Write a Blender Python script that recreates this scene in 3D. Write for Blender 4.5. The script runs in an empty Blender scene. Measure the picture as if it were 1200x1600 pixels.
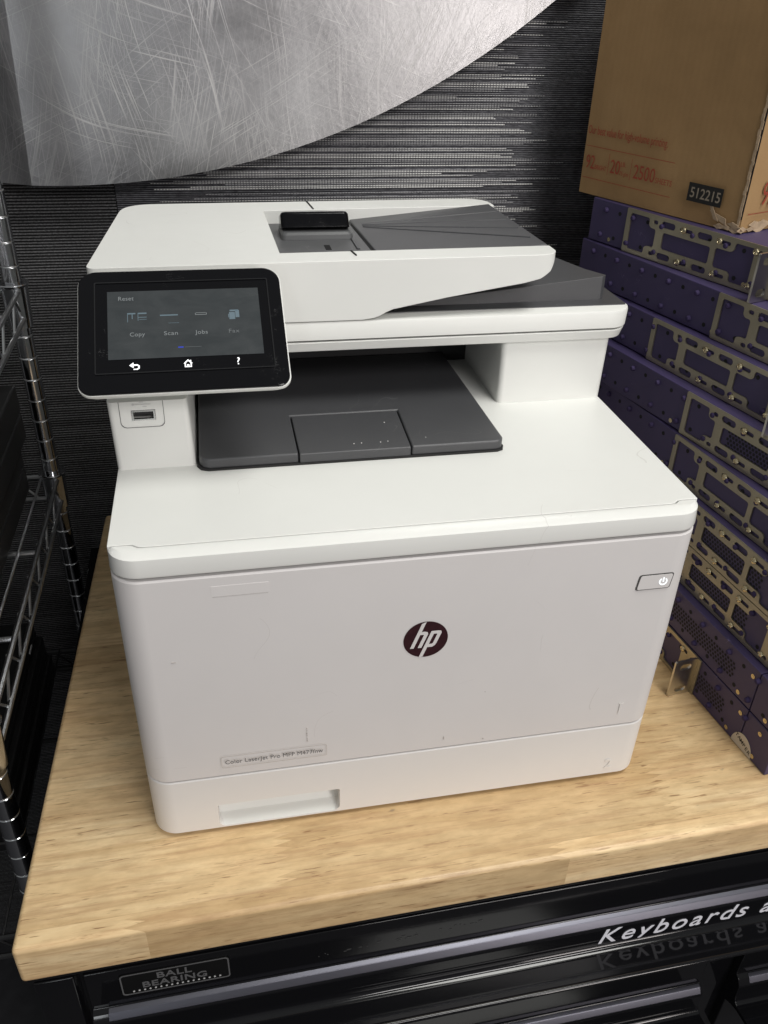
import bpy, bmesh, math, random
from mathutils import Matrix, Vector
S = bpy.context.scene
COL = S.collection
R = math.radians
# ------------------------------------------------------------------ camera
cam = bpy.data.objects.new('camera', bpy.data.cameras.new('camera')); COL.objects.link(cam)
yaw, pitch, roll = -0.2082, 1.0143, 0.0323
rot = Matrix.Rotation(yaw, 3, 'Z') @ Matrix.Rotation(pitch, 3, 'X') @ Matrix.Rotation(roll, 3, 'Z')
cam.matrix_world = Matrix.Translation((-0.1258, -0.4564, 0.5848)) @ rot.to_4x4()
cam.data.sensor_fit = 'VERTICAL'; cam.data.sensor_height = 24.0; cam.data.sensor_width = 18.0
cam.data.lens = 24.0 * 1314.8 / 1600
cam.data.clip_start = 0.01; cam.data.clip_end = 50
S.camera = cam
# ------------------------------------------------------------------ world
W = bpy.data.worlds.new('World'); S.world = W; W.use_nodes = True
nt = W.node_tree; bg = nt.nodes['Background']
tc = nt.nodes.new('ShaderNodeTexCoord'); sx = nt.nodes.new('ShaderNodeSeparateXYZ')
nt.links.new(tc.outputs['Generated'], sx.inputs[0])
rp = nt.nodes.new('ShaderNodeValToRGB')
mr = nt.nodes.new('ShaderNodeMapRange'); mr.inputs[1].default_value = -1; mr.inputs[2].default_value = 1
nt.links.new(sx.outputs['Z'], mr.inputs[0]); nt.links.new(mr.outputs[0], rp.inputs[0])
rp.color_ramp.elements[0].color = (.05, .05, .052, 1)
rp.color_ramp.elements[1].color = (.52, .54, .53, 1)
e = rp.color_ramp.elements.new(.5); e.color = (.26, .255, .26, 1)
nt.links.new(rp.outputs[0], bg.inputs[0]); bg.inputs[1].default_value = 0.55
# ------------------------------------------------------------------ lamps of the room and an added front fill
def area(name, loc, target, sx_, sy_, power, color):
    l = bpy.data.lights.new(name, 'AREA'); l.shape = 'RECTANGLE'; l.size = sx_; l.size_y = sy_
    l.energy = power; l.color = color
    o = bpy.data.objects.new(name, l); COL.objects.link(o); o.location = loc
    o.rotation_euler = (Vector(target) - Vector(loc)).to_track_quat('-Z', 'Y').to_euler()
    return o
area('ceiling_lamp', (0.62, -0.35, 2.1), (0.05, 0.1, 0.2), 0.9, 0.6, 25, (1, .99, .945))
area('window_lamp', (1.15, -2.6, 0.55), (0.1, 0.3, .2), 0.55, 0.6, 16, (1, .93, .90))
area('front_fill', (0.70, -1.9, 1.75), (0.0, 0.1, .15), 0.9, 0.5, 22, (1, .965, .95))  # added fill for the printer's front, kept out of the disc's reflection
area('room_lamp', (-0.68, -2.4, 0.50), (-0.1, 0.3, .3), 0.20, 0.5, 2.6, (.93, .97, 1))
S.view_settings.view_transform = 'Standard'; S.view_settings.look = 'None'
S.view_settings.exposure = 0.06; S.view_settings.gamma = 1.0
S.render.engine = 'CYCLES'

# ------------------------------------------------------------------ materials
def nmat(name):
    m = bpy.data.materials.new(name); m.use_nodes = True
    return m, m.node_tree, m.node_tree.nodes['Principled BSDF']
def N(nt, t, **k):
    n = nt.nodes.new(t)
    for a, b in k.items(): setattr(n, a, b)
    return n
def mth(nt, op, a, b=None, c=None):
    n = N(nt, 'ShaderNodeMath', operation=op)
    for i, v in enumerate((a, b, c)):
        if v is None: continue
        if isinstance(v, (int, float)): n.inputs[i].default_value = v
        else: nt.links.new(v, n.inputs[i])
    return n.outputs[0]
def coords(nt, scale=(1, 1, 1), kind='Object', rot=(0, 0, 0)):
    t = N(nt, 'ShaderNodeTexCoord'); m = N(nt, 'ShaderNodeMapping')
    m.inputs['Scale'].default_value = scale; m.inputs['Rotation'].default_value = rot
    nt.links.new(t.outputs[kind], m.inputs[0]); return m.outputs[0]
def noise(nt, vec, scale=5, detail=4, rough=.5, dist=0):
    n = N(nt, 'ShaderNodeTexNoise'); n.inputs['Scale'].default_value = scale; n.inputs['Detail'].default_value = detail
    n.inputs['Roughness'].default_value = rough; n.inputs['Distortion'].default_value = dist
    nt.links.new(vec, n.inputs['Vector']); return n.outputs[0]
def ramp(nt, fac, stops):
    r = N(nt, 'ShaderNodeValToRGB'); cr = r.color_ramp
    while len(cr.elements) < len(stops): cr.elements.new(.5)
    for e, (p, c) in zip(cr.elements, stops):
        e.position = p; e.color = tuple(c) + (1,) if len(c) == 3 else c
    nt.links.new(fac, r.inputs[0]); return r.outputs[0]
def mix(nt, fac, a, b, mode='MIX'):
    n = N(nt, 'ShaderNodeMix', data_type='RGBA', blend_type=mode)
    if isinstance(fac, (int, float)): n.inputs[0].default_value = fac
    else: nt.links.new(fac, n.inputs[0])
    for i, v in ((6, a), (7, b)):
        if isinstance(v, tuple): n.inputs[i].default_value = v + (1,) if len(v) == 3 else v
        else: nt.links.new(v, n.inputs[i])
    return n.outputs[2]
def bump(nt, b, h, strength=.2, dist=.001):
    n = N(nt, 'ShaderNodeBump'); n.inputs['Strength'].default_value = strength; n.inputs['Distance'].default_value = dist
    nt.links.new(h, n.inputs['Height']); nt.links.new(n.outputs[0], b.inputs['Normal'])
def simple(name, col, rough=.5, metal=0, spec=.5, emit=None, es=1, grain=0, gscale=1500, var=0, vscale=30, coat=0):
    m, nt, b = nmat(name)
    b.inputs['Base Color'].default_value = tuple(col) + (1,)
    b.inputs['Roughness'].default_value = rough; b.inputs['Metallic'].default_value = metal
    b.inputs['Specular IOR Level'].default_value = spec; b.inputs['Coat Weight'].default_value = coat
    if emit:
        b.inputs['Emission Color'].default_value = tuple(emit) + (1,); b.inputs['Emission Strength'].default_value = es
    if grain:
        bump(nt, b, noise(nt, coords(nt), gscale, 2), grain, .0002)
    if var:
        f = noise(nt, coords(nt), vscale, 5, .6)
        c2 = tuple(c * (1 - var) for c in col)
        nt.links.new(ramp(nt, f, [(.3, c2), (.7, col)]), b.inputs['Base Color'])
    return m
def white_plastic(name, col, rough, smudge=.12):
    m, nt, b = nmat(name)
    f = noise(nt, coords(nt), 9, 6, .65); g = noise(nt, coords(nt, (1, 1, .35)), 55, 4, .6)
    c1 = mix(nt, ramp(nt, f, [(.35, (0, 0, 0)), (.75, (1, 1, 1))]), col, tuple(c * .965 for c in col))
    # fine dark specks of dirt
    v = N(nt, 'ShaderNodeTexVoronoi'); v.inputs['Scale'].default_value = 32; nt.links.new(coords(nt), v.inputs['Vector'])
    sp = mth(nt, 'LESS_THAN', v.outputs['Distance'], .016)
    s2 = N(nt, 'ShaderNodeSeparateColor'); nt.links.new(v.outputs['Color'], s2.inputs[0])
    sp = mth(nt, 'MULTIPLY', sp, mth(nt, 'GREATER_THAN', s2.outputs[0], .72))
    c2 = mix(nt, mth(nt, 'MULTIPLY', sp, .6), c1, (.25, .22, .2))
    hl = noise(nt, coords(nt, (1, 1, 1), rot=(.3, .5, .2)), 9, 1, .5, .8)
    hm = mth(nt, 'MULTIPLY', mth(nt, 'LESS_THAN', mth(nt, 'ABSOLUTE', mth(nt, 'SUBTRACT', hl, .53)), .0009), mth(nt, 'GREATER_THAN', noise(nt, coords(nt), 21, 2), .60))
    c2 = mix(nt, mth(nt, 'MULTIPLY', hm, .28), c2, (.42, .39, .36))
    sm = ramp(nt, noise(nt, coords(nt), 4.5, 4, .6, .5), [(.60, (0, 0, 0)), (.78, (1, 1, 1))])
    c2 = mix(nt, mth(nt, 'MULTIPLY', sm, .35), c2, tuple(c * .88 for c in col))
    nt.links.new(c2, b.inputs['Base Color'])
    nt.links.new(ramp(nt, g, [(.3, (rough - smudge * .5,) * 3), (.75, (rough + smudge * .5,) * 3)]), b.inputs['Roughness'])
    bump(nt, b, noise(nt, coords(nt), 1400, 2), .10, .0002)
    return m
M = {}
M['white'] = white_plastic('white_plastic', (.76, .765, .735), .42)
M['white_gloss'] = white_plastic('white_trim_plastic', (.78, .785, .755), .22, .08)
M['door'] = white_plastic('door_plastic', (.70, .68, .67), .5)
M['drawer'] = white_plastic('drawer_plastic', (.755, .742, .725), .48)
M['gap'] = simple('shadow_gap', (.02, .02, .02), .9)
M['gap_grey'] = simple('grey_gap', (.07, .068, .066), .9)
def dark_plastic(name, col, rough):
    m, nt, b = nmat(name)
    # faint scuffs: thin curved light lines
    v = coords(nt, (1, 1, 1)); n1 = noise(nt, v, 14, 1, .5, .6)
    line = mth(nt, 'LESS_THAN', mth(nt, 'ABSOLUTE', mth(nt, 'SUBTRACT', n1, .52)), .0016)
    msk = mth(nt, 'GREATER_THAN', noise(nt, v, 17, 2), .55)
    fac = mth(nt, 'MULTIPLY', mth(nt, 'MULTIPLY', line, msk), .10)
    f = noise(nt, v, 25, 5, .6)
    c = mix(nt, f, tuple(x * .9 for x in col), tuple(x * 1.12 for x in col))
    nt.links.new(mix(nt, fac, c, (.4, .4, .4)), b.inputs['Base Color'])
    b.inputs['Roughness'].default_value = rough
    bump(nt, b, noise(nt, coords(nt), 1800, 2), .22, .0002)
    return m
M['dark'] = dark_plastic('dark_grey_plastic', (.060, .061, .065), .42)
M['dark2'] = dark_plastic('mid_grey_plastic', (.085, .087, .09), .45)
M['black'] = simple('black_plastic', (.006, .006, .007), .6)
def glass_black():
    m, nt, b = nmat('black_glass')
    b.inputs['Base Color'].default_value = (.004, .004, .005, 1); b.inputs['Specular IOR Level'].default_value = .16
    f = noise(nt, coords(nt), 60, 6, .7)
    v = noise(nt, coords(nt, (1, 2.5, 1)), 120, 2, .5, 1.5)
    ln = mth(nt, 'LESS_THAN', mth(nt, 'ABSOLUTE', mth(nt, 'SUBTRACT', v, .5)), .004)
    ln = mth(nt, 'MULTIPLY', ln, mth(nt, 'GREATER_THAN', f, .62))
    nt.links.new(mix(nt, ln, (.004, .004, .005), (.10, .10, .10)), b.inputs['Base Color'])
    nt.links.new(ramp(nt, f, [(.3, (.06,) * 3), (.8, (.2,) * 3)]), b.inputs['Roughness'])
    return m
M['glass'] = glass_black()
M['ridge'] = simple('bezel_ridge', (.008, .008, .009), .12, spec=.6)
def screen_mat():
    m, nt, b = nmat('lcd_screen')
    f = noise(nt, coords(nt), 45, 5, .65)
    b.inputs['Base Color'].default_value = (.012, .013, .014, 1); b.inputs['Roughness'].default_value = .16
    nt.links.new(ramp(nt, f, [(.35, (.12,) * 3), (.8, (.32,) * 3)]), b.inputs['Roughness'])
    g = noise(nt, coords(nt, (1, 2, 2)), 30, 4, .6, 1)
    nt.links.new(ramp(nt, g, [(.35, (.020, .024, .0255)), (.75, (.036, .040, .041))]), b.inputs['Emission Color']); b.inputs['Emission Strength'].default_value = 1
    return m
M['screen'] = screen_mat()
M['ui_text'] = simple('screen_text', (.05, .05, .05), .3, emit=(.15, .165, .17))
M['ui_dim'] = simple('screen_text_dim', (.05, .05, .05), .3, emit=(.07, .08, .085))
M['ui_blue'] = simple('screen_icon', (.05, .05, .05), .3, emit=(.07, .12, .15))
M['ui_mark'] = simple('screen_mark', (0.01, .01, .05), .3, emit=(.02, .045, .42))
M['led'] = simple('white_led', (.8, .8, .8), .3, emit=(.85, .95, 1), es=.75)
M['button'] = simple('lit_button', (.8, .8, .8), .4, emit=(.75, .78, .8), es=.9)
M['logo'] = simple('logo_disc', (.040, .012, .016), .3, var=.35, vscale=400)
M['print_grey'] = simple('grey_print', (.10, .10, .105), .5)
M['line_faint'] = simple('faint_line', (.50, .46, .42), .5)
M['faint2'] = simple('faint_mark', (.77, .76, .74), .35)
M['metal'] = simple('usb_metal', (.65, .66, .66), .25, 1)
# wood
def wood(name='butcher_block'):
    m, nt, b = nmat(name)
    t = N(nt, 'ShaderNodeTexCoord'); s = N(nt, 'ShaderNodeSeparateXYZ'); nt.links.new(t.outputs['Object'], s.inputs[0])
    x, y, z = s.outputs
    yy = mth(nt, 'ADD', y, mth(nt, 'MULTIPLY', mth(nt, 'GREATER_THAN', 0, y), 0))
    row = mth(nt, 'FLOOR', mth(nt, 'DIVIDE', mth(nt, 'ADD', yy, 1.04), .062))
    wn = N(nt, 'ShaderNodeTexWhiteNoise', noise_dimensions='1D'); nt.links.new(row, wn.inputs['W'])
    tri = mth(nt, 'PINGPONG', y, .0035)
    xs = mth(nt, 'ADD', mth(nt, 'ADD', x, mth(nt, 'MULTIPLY', tri, 4.5)), mth(nt, 'MULTIPLY', wn.outputs['Value'], .55))
    seg = mth(nt, 'FLOOR', mth(nt, 'DIVIDE', xs, .33))
    cv = N(nt, 'ShaderNodeCombineXYZ'); nt.links.new(row, cv.inputs[0]); nt.links.new(seg, cv.inputs[1])
    w2 = N(nt, 'ShaderNodeTexWhiteNoise', noise_dimensions='3D'); nt.links.new(cv.outputs[0], w2.inputs['Vector'])
    sc = N(nt, 'ShaderNodeSeparateColor'); nt.links.new(w2.outputs['Color'], sc.inputs[0])
    # vector shifted per stave
    off = N(nt, 'ShaderNodeVectorMath', operation='MULTIPLY_ADD'); nt.links.new(w2.outputs['Color'], off.inputs[0])
    off.inputs[1].default_value = (13, 17, 5); nt.links.new(t.outputs['Object'], off.inputs[2])
    def mp(scale, rz=0):
        q = N(nt, 'ShaderNodeMapping'); q.inputs['Scale'].default_value = scale; q.inputs['Rotation'].default_value = (0, 0, rz)
        nt.links.new(off.outputs[0], q.inputs[0]); return q.outputs[0]
    fig = noise(nt, mp((2.2, 16, 16)), 1.6, 5, .6, 1.2)          # broad figure
    med = noise(nt, mp((8, 130, 130)), 1.5, 7, .68, .4)             # streaks
    fine = noise(nt, mp((34, 560, 560), .05), 1.2, 4, .7)        # fibre
    base = ramp(nt, fig, [(.28, (.58, .395, .20)), (.42, (.70, .505, .28)), (.58, (.78, .59, .345)), (.76, (.86, .69, .44))])
    c = mix(nt, ramp(nt, med, [(.36, (.6, .6, .6)), (.52, (0, 0, 0))]), base, (.52, .33, .18))
    tone = ramp(nt, sc.outputs[0], [(0, (.80, .765, .71)), (1, (1.12, 1.12, 1.11))])
    c = mix(nt, 1.0, c, tone, 'MULTIPLY')
    pore = ramp(nt, fine, [(.30, (1, 1, 1)), (.40, (0, 0, 0))])
    pm = mth(nt, 'MULTIPLY', pore, mth(nt, 'GREATER_THAN', noise(nt, mp((5, 40, 40)), 1.4, 2), .46))
    c = mix(nt, mth(nt, 'MULTIPLY', pm, .8), c, (.25, .12, .05))
    p2 = noise(nt, mp((42, 400, 400), -.06), 1.0, 2, .5)
    p2m = mth(nt, 'MULTIPLY', ramp(nt, p2, [(.30, (1, 1, 1)), (.355, (0, 0, 0))]), ramp(nt, noise(nt, mp((4, 22, 22)), 1.2, 3), [(.40, (0, 0, 0)), (.55, (1, 1, 1))]))
    c = mix(nt, mth(nt, 'MULTIPLY', p2m, .75), c, (.24, .12, .05))
    mot = ramp(nt, noise(nt, mp((45, 110, 110)), 1.0, 3, .6), [(.38, (.90, .885, .86)), (.62, (1.05, 1.05, 1.04))])
    c = mix(nt, 1.0, c, mot, 'MULTIPLY')
    # glue lines between staves
    fr = mth(nt, 'FRACT', mth(nt, 'DIVIDE', mth(nt, 'ADD', yy, 1.04), .062))
    gl = mth(nt, 'LESS_THAN', fr, .012)
    c = mix(nt, mth(nt, 'MULTIPLY', gl, .22), c, (.33, .19, .09))
    # a few grey stains
    st = noise(nt, coords(nt, (1, 2.2, 1)), 26, 3, .55, .3)
    stm = ramp(nt, st, [(.735, (0, 0, 0)), (.765, (1, 1, 1))])
    c = mix(nt, mth(nt, 'MULTIPLY', stm, .55), c, (.17, .14, .11))
    nt.links.new(c, b.inputs['Base Color'])
    nt.links.new(ramp(nt, med, [(.2, (.30,) * 3), (.8, (.48,) * 3)]), b.inputs['Roughness'])
    bump(nt, b, fine, .12, .0006)
    return m
M['wood'] = wood()
def fabric(name, dark, light, knit):
    m, nt, b = nmat(name)
    row = noise(nt, coords(nt, (2, 1, 170)), 1, 4, .8)            # horizontal bands
    st = noise(nt, coords(nt, (420 if knit else 130, 1, 700)), 1, 2, .6)
    wv = N(nt, 'ShaderNodeTexWave', wave_type='BANDS', bands_direction='Z'); nt.links.new(coords(nt), wv.inputs['Vector'])
    wv.inputs['Scale'].default_value = 95 if knit else 150; wv.inputs['Distortion'].default_value = .6; wv.inputs['Detail Scale'].default_value = 6
    k = mth(nt, 'MULTIPLY', mth(nt, 'MULTIPLY', row, st), wv.outputs['Fac'])
    nt.links.new(ramp(nt, k, [(.06, dark), (.34, light)]), b.inputs['Base Color'])
    b.inputs['Roughness'].default_value = .85
    b.inputs['Specular IOR Level'].default_value = .2
    bump(nt, b, k, .8, .002)
    return m
M['knit'] = fabric('knit_covering', (.007, .007, .0075), (.19, .19, .195), True)
M['weave'] = fabric('woven_covering', (.020, .020, .024), (.26, .26, .28), False)
def thread(name, c1, c2):
    m, nt, b = nmat(name)
    wv = N(nt, 'ShaderNodeTexWave', wave_type='BANDS', bands_direction='X'); wv.inputs['Scale'].default_value = 95
    wv.inputs['Distortion'].default_value = 1.5
    nt.links.new(coords(nt, (1, 1, 2.3)), wv.inputs['Vector'])
    f = mth(nt, 'ADD', mth(nt, 'MULTIPLY', wv.outputs['Fac'], .5), mth(nt, 'MULTIPLY', noise(nt, coords(nt, (30, 1, 400)), 1, 2), .6))
    nt.links.new(ramp(nt, f, [(.25, c1), (.6, c2)]), b.inputs['Base Color']); b.inputs['Roughness'].default_value = .7
    return m
M['thread'] = thread('pale_thread', (.16, .16, .17), (.80, .80, .78))
M['thread2'] = thread('grey_thread', (.08, .08, .09), (.45, .45, .46))
def brushed(name, col, rough):
    m, nt, b = nmat(name)
    b.inputs['Metallic'].default_value = 1
    v = coords(nt)
    sw = noise(nt, v, 6, 5, .6, .6)
    # bundles of scratches in several directions
    hs = None
    for i, (ang, sc_, th) in enumerate(((.15, 1.0, .55), (-1.0, 1.3, .57), (1.25, .9, .58), (-.25, 1.5, .54), (.6, 1.2, .60))):
        q = N(nt, 'ShaderNodeMapping'); q.inputs['Rotation'].default_value = (0, ang, 0); q.inputs['Location'].default_value = (i * 3.1, 0, i)
        t = N(nt, 'ShaderNodeTexCoord'); wn_ = N(nt, 'ShaderNodeTexNoise'); wn_.inputs['Scale'].default_value = 3.5; wn_.inputs['Detail'].default_value = 1
        nt.links.new(t.outputs['Object'], wn_.inputs['Vector'])
        ma = N(nt, 'ShaderNodeVectorMath', operation='MULTIPLY_ADD'); nt.links.new(wn_.outputs['Color'], ma.inputs[0]); ma.inputs[1].default_value = (.09, .0, .09); nt.links.new(t.outputs['Object'], ma.inputs[2])
        nt.links.new(ma.outputs[0], q.inputs[0])
        q2 = N(nt, 'ShaderNodeMapping'); q2.inputs['Scale'].default_value = (560 * sc_, 1, 6 * sc_); nt.links.new(q.outputs[0], q2.inputs[0])
        n1 = noise(nt, q2.outputs[0], 1, 3, .65, .15)
        q3 = N(nt, 'ShaderNodeMapping'); q3.inputs['Scale'].default_value = (14, 1, 3.5); nt.links.new(q.outputs[0], q3.inputs[0])
        mk = ramp(nt, noise(nt, q3.outputs[0], 1, 3, .6), [(.42, (.15,) * 3), (.60, (1,) * 3)])
        ln = ramp(nt, n1, [(th, (0,) * 3), (th + .1, (1,) * 3)])
        s1 = mth(nt, 'MULTIPLY', ln, mk)
        hs = s1 if hs is None else mth(nt, 'MAXIMUM', hs, s1)
    blot = noise(nt, v, 22, 6, .7)
    c0 = mix(nt, ramp(nt, sw, [(.3, (0,) * 3), (.7, (1,) * 3)]), tuple(c * .62 for c in col), tuple(c * 1.15 for c in col))
    c0 = mix(nt, ramp(nt, blot, [(.55, (0,) * 3), (.8, (.5,) * 3)]), c0, tuple(c * .72 for c in col))
    nt.links.new(mix(nt, mth(nt, 'MULTIPLY', hs, .40), c0, (.82, .81, .79)), b.inputs['Base Color'])
    r = mth(nt, 'ADD', mth(nt, 'MULTIPLY', sw, .16), rough - .05)
    nt.links.new(mth(nt, 'ADD', r, mth(nt, 'MULTIPLY', hs, .10)), b.inputs['Roughness'])
    h = mth(nt, 'ADD', mth(nt, 'MULTIPLY', hs, .4), mth(nt, 'MULTIPLY', noise(nt, v, 180, 3), .7))
    h2 = mth(nt, 'ADD', h, mth(nt, 'MULTIPLY', noise(nt, v, 5, 2), 6))
    bump(nt, b, h2, .09, .002)
    return m
M['disc'] = brushed('scratched_steel', (.35, .35, .355), .30)
M['chrome'] = simple('chrome', (.62, .63, .65), .12, 1, grain=.03, gscale=300)
M['groove_glint'] = simple('post_groove_glint', (.85, .86, .86), .35, 1)  # paler metal for the rings, their highlight put into the colour
M['chrome_wire'] = simple('chrome_wire', (.62, .63, .64), .3, 1)
M['black_wire'] = simple('black_wire', (.02, .02, .021), .3)
M['case'] = simple('case_black', (.006, .006, .0065), .55, grain=.3, gscale=500, var=.5, vscale=60)
M['gloss_black'] = simple('gloss_black_paint', (.005, .005, .006), .08, spec=.38, grain=.02, gscale=120)
M['pull'] = simple('satin_trim', (.10, .10, .118), .36, 1, grain=.06, gscale=200)
M['badge'] = simple('badge_black', (.004, .004, .004), .35)
M['badge_print'] = simple('badge_print', (.11, .11, .113), .4)
M['vinyl'] = simple('white_vinyl', (.74, .74, .80), .45)
def painted(name, col):
    m, nt, b = nmat(name)
    f = noise(nt, coords(nt), 12, 5, .6)
    c = mix(nt, f, tuple(x * .8 for x in col), tuple(x * 1.15 for x in col))
    q = noise(nt, coords(nt), 30, 2, .5, 1)
    ln = mth(nt, 'MULTIPLY', mth(nt, 'LESS_THAN', mth(nt, 'ABSOLUTE', mth(nt, 'SUBTRACT', q, .5)), .0015), mth(nt, 'GREATER_THAN', noise(nt, coords(nt), 23, 2), .6))
    nt.links.new(mix(nt, mth(nt, 'MULTIPLY', ln, .4), c, (.25, .22, .4)), b.inputs['Base Color'])
    b.inputs['Roughness'].default_value = .5
    bump(nt, b, noise(nt, coords(nt), 1100, 2), .25, .0003)
    return m
M['purple'] = painted('purple_paint', (.050, .038, .102))
M['peg'] = simple('purple_peg', (.044, .033, .085), .8, spec=.2)
def zinc():
    m, nt, b = nmat('zinc_plate')
    f = noise(nt, coords(nt), 18, 5, .6)
    nt.links.new(ramp(nt, f, [(.3, (.36, .33, .25)), (.7, (.47, .43, .33))]), b.inputs['Base Color'])
    b.inputs['Metallic'].default_value = .9; b.inputs['Roughness'].default_value = .42
    bump(nt, b, noise(nt, coords(nt, (20, 1, 300)), 1, 3), .1, .0004)
    return m
M['zinc'] = zinc()
M['steel'] = simple('steel_ear', (.62, .60, .55), .28, 1, grain=.08, gscale=200)
M['screw'] = simple('screw_metal', (.62, .54, .36), .25, 1)
M['hole'] = simple('vent_hole', (.004, .004, .005), .8)
def cardboard():
    m, nt, b = nmat('cardboard')
    f = noise(nt, coords(nt), 7, 6, .65, .3); g = noise(nt, coords(nt, (1, 1, 3)), 300, 3)
    c = ramp(nt, f, [(.25, (.26, .155, .062)), (.5, (.34, .205, .086)), (.75, (.40, .25, .112))])
    c = mix(nt, mth(nt, 'MULTIPLY', g, .22), c, (.15, .095, .05))
    nt.links.new(c, b.inputs['Base Color']); b.inputs['Roughness'].default_value = .8
    wv = N(nt, 'ShaderNodeTexWave', wave_type='BANDS', bands_direction='X'); wv.inputs['Scale'].default_value = 45
    nt.links.new(coords(nt), wv.inputs['Vector'])
    h = mth(nt, 'ADD', mth(nt, 'MULTIPLY', wv.outputs['Fac'], .02), mth(nt, 'MULTIPLY', noise(nt, coords(nt), 11, 3, .5, .2), 1.0))
    bump(nt, b, h, .5, .003)
    return m
M['card'] = cardboard()
M['torn'] = simple('torn_paper', (.50, .37, .24), .9, var=.35, vscale=120, grain=.5, gscale=400)
M['red_ink'] = simple('red_ink', (.34, .055, .025), .7, var=.3, vscale=200)
M['ink'] = simple('black_ink', (.012, .011, .010), .6, var=.3, vscale=100)
M['ink_gap'] = simple('pale_print', (.26, .22, .17), .7)
M['sticker'] = simple('sticker', (.55, .50, .42), .5)
M['floor'] = simple('floor', (.035, .035, .04), .7, var=.4)

# ------------------------------------------------------------------ mesh helpers
def tag(o, label=None, cat=None, group=None, kind=None):
    if label: o['label'] = label
    if cat: o['category'] = cat
    if group: o['group'] = group
    if kind: o['kind'] = kind
    return o
def thing(name, label, cat, loc=(0, 0, 0), rz=0, group=None):
    o = bpy.data.objects.new(name, None); COL.objects.link(o); o.empty_display_size = .05
    o.location = loc; o.rotation_euler = (0, 0, rz)
    return tag(o, label, cat, group)
class MB:
    def __init__(s): s.v = []; s.f = []; s.m = []; s.sm = []
    def add(s, vs, fs, mi=0, smooth=False, mat=None):
        o = len(s.v)
        s.v += [(mat @ Vector(v)) if mat else Vector(v) for v in vs]
        s.f += [tuple(i + o for i in f) for f in fs]; s.m += [mi] * len(fs); s.sm += [smooth] * len(fs)
        return s
    def box(s, x0, x1, y0, y1, z0, z1, mi=0, mat=None):
        return s.add([(x0, y0, z0), (x1, y0, z0), (x1, y1, z0), (x0, y1, z0), (x0, y0, z1), (x1, y0, z1), (x1, y1, z1), (x0, y1, z1)],
                     [(0, 3, 2, 1), (4, 5, 6, 7), (0, 1, 5, 4), (1, 2, 6, 5), (2, 3, 7, 6), (3, 0, 4, 7)], mi, False, mat)
    def loft(s, levels, mi=0, n=8, mat=None, smooth=False):
        """levels: (z, x0, x1, y0, y1, r_front, r_back)"""
        vs = []; k = 4 * (n + 1)
        for (z, x0, x1, y0, y1, rf, rb) in levels:
            for (cx, cy, r, a0) in ((x1 - rf, y0 + rf, rf, -90), (x1 - rb, y1 - rb, rb, 0), (x0 + rb, y1 - rb, rb, 90), (x0 + rf, y0 + rf, rf, 180)):
                for i in range(n + 1):
                    a = R(a0 + 90 * i / n); vs.append((cx + r * math.cos(a), cy + r * math.sin(a), z))
        fs = [tuple(reversed(range(k))), tuple(range(k * (len(levels) - 1), k * len(levels)))]
        for l in range(len(levels) - 1):
            for i in range(k):
                j = (i + 1) % k; fs.append((l * k + i, l * k + j, (l + 1) * k + j, (l + 1) * k + i))
        s.add(vs, fs[:2], mi, False, mat)
        o = len(s.v) - len(vs)
        s.f += [tuple(i + o for i in f) for f in fs[2:]]; s.m += [mi] * (len(fs) - 2); s.sm += [smooth] * (len(fs) - 2)
        return s
    def tube(s, p, q, r0, r1=None, n=10, mi=0, mat=None, cap=True):
        r1 = r0 if r1 is None else r1
        p = Vector(p); q = Vector(q); d = (q - p).normalized()
        a = d.orthogonal().normalized(); b = d.cross(a)
        vs = []
        for (c, r) in ((p, r0), (q, r1)):
            for i in range(n):
                t = 2 * math.pi * i / n; vs.append(c + a * (r * math.cos(t)) + b * (r * math.sin(t)))
        s.add(vs, [(i, (i + 1) % n, n + (i + 1) % n, n + i) for i in range(n)], mi, True, mat)
        if cap:
            o = len(s.v) - 2 * n
            s.f += [tuple(o + i for i in reversed(range(n))), tuple(o + n + i for i in range(n))]; s.m += [mi] * 2; s.sm += [False] * 2
        return s
    def lathe(s, prof, n=24, mi=0, mat=None):
        vs = []; fs = []
        for (r, z) in prof:
            for i in range(n):
                t = 2 * math.pi * i / n; vs.append((r * math.cos(t), r * math.sin(t), z))
        for l in range(len(prof) - 1):
            for i in range(n):
                j = (i + 1) % n; fs.append((l * n + i, l * n + j, (l + 1) * n + j, (l + 1) * n + i))
        return s.add(vs, fs, mi, True, mat)
    def prism(s, pts, lo, hi, axis='y', mi=0, mat=None):
        n = len(pts)
        def P(a, b, c):
            return {'y': (a, c, b), 'z': (a, b, c), 'x': (c, a, b)}[axis]
        vs = [P(a, b, lo) for a, b in pts] + [P(a, b, hi) for a, b in pts]
        fs = [tuple(range(n)), tuple(reversed(range(n, 2 * n)))] + [(i, n + i, n + (i + 1) % n, (i + 1) % n) for i in range(n)]
        return s.add(vs, fs, mi, False, mat)
    def build(s, name, mat, parent=None, bevel=0, seg=2, world=True, angle=35):
        """vertices are in world space when world, else in the parent's space"""
        me = bpy.data.meshes.new(name)
        inv = Matrix.Identity(4)
        if parent is not None and world:
            inv = PW(parent).inverted()
        me.from_pydata([inv @ v for v in s.v], [], s.f); me.update()
        for m in (mat if isinstance(mat, (list, tuple)) else [mat]): me.materials.append(m)
        for p, mi, sm in zip(me.polygons, s.m, s.sm): p.material_index = mi; p.use_smooth = sm
        bm = bmesh.new(); bm.from_mesh(me); bmesh.ops.recalc_face_normals(bm, faces=bm.faces); bm.to_mesh(me); bm.free()
        if any(s.sm): me.set_sharp_from_angle(angle=R(28))
        o = bpy.data.objects.new(name, me); COL.objects.link(o)
        if parent is not None: o.parent = parent
        if bevel: add_bevel(o, bevel, seg, angle)
        return o
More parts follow.
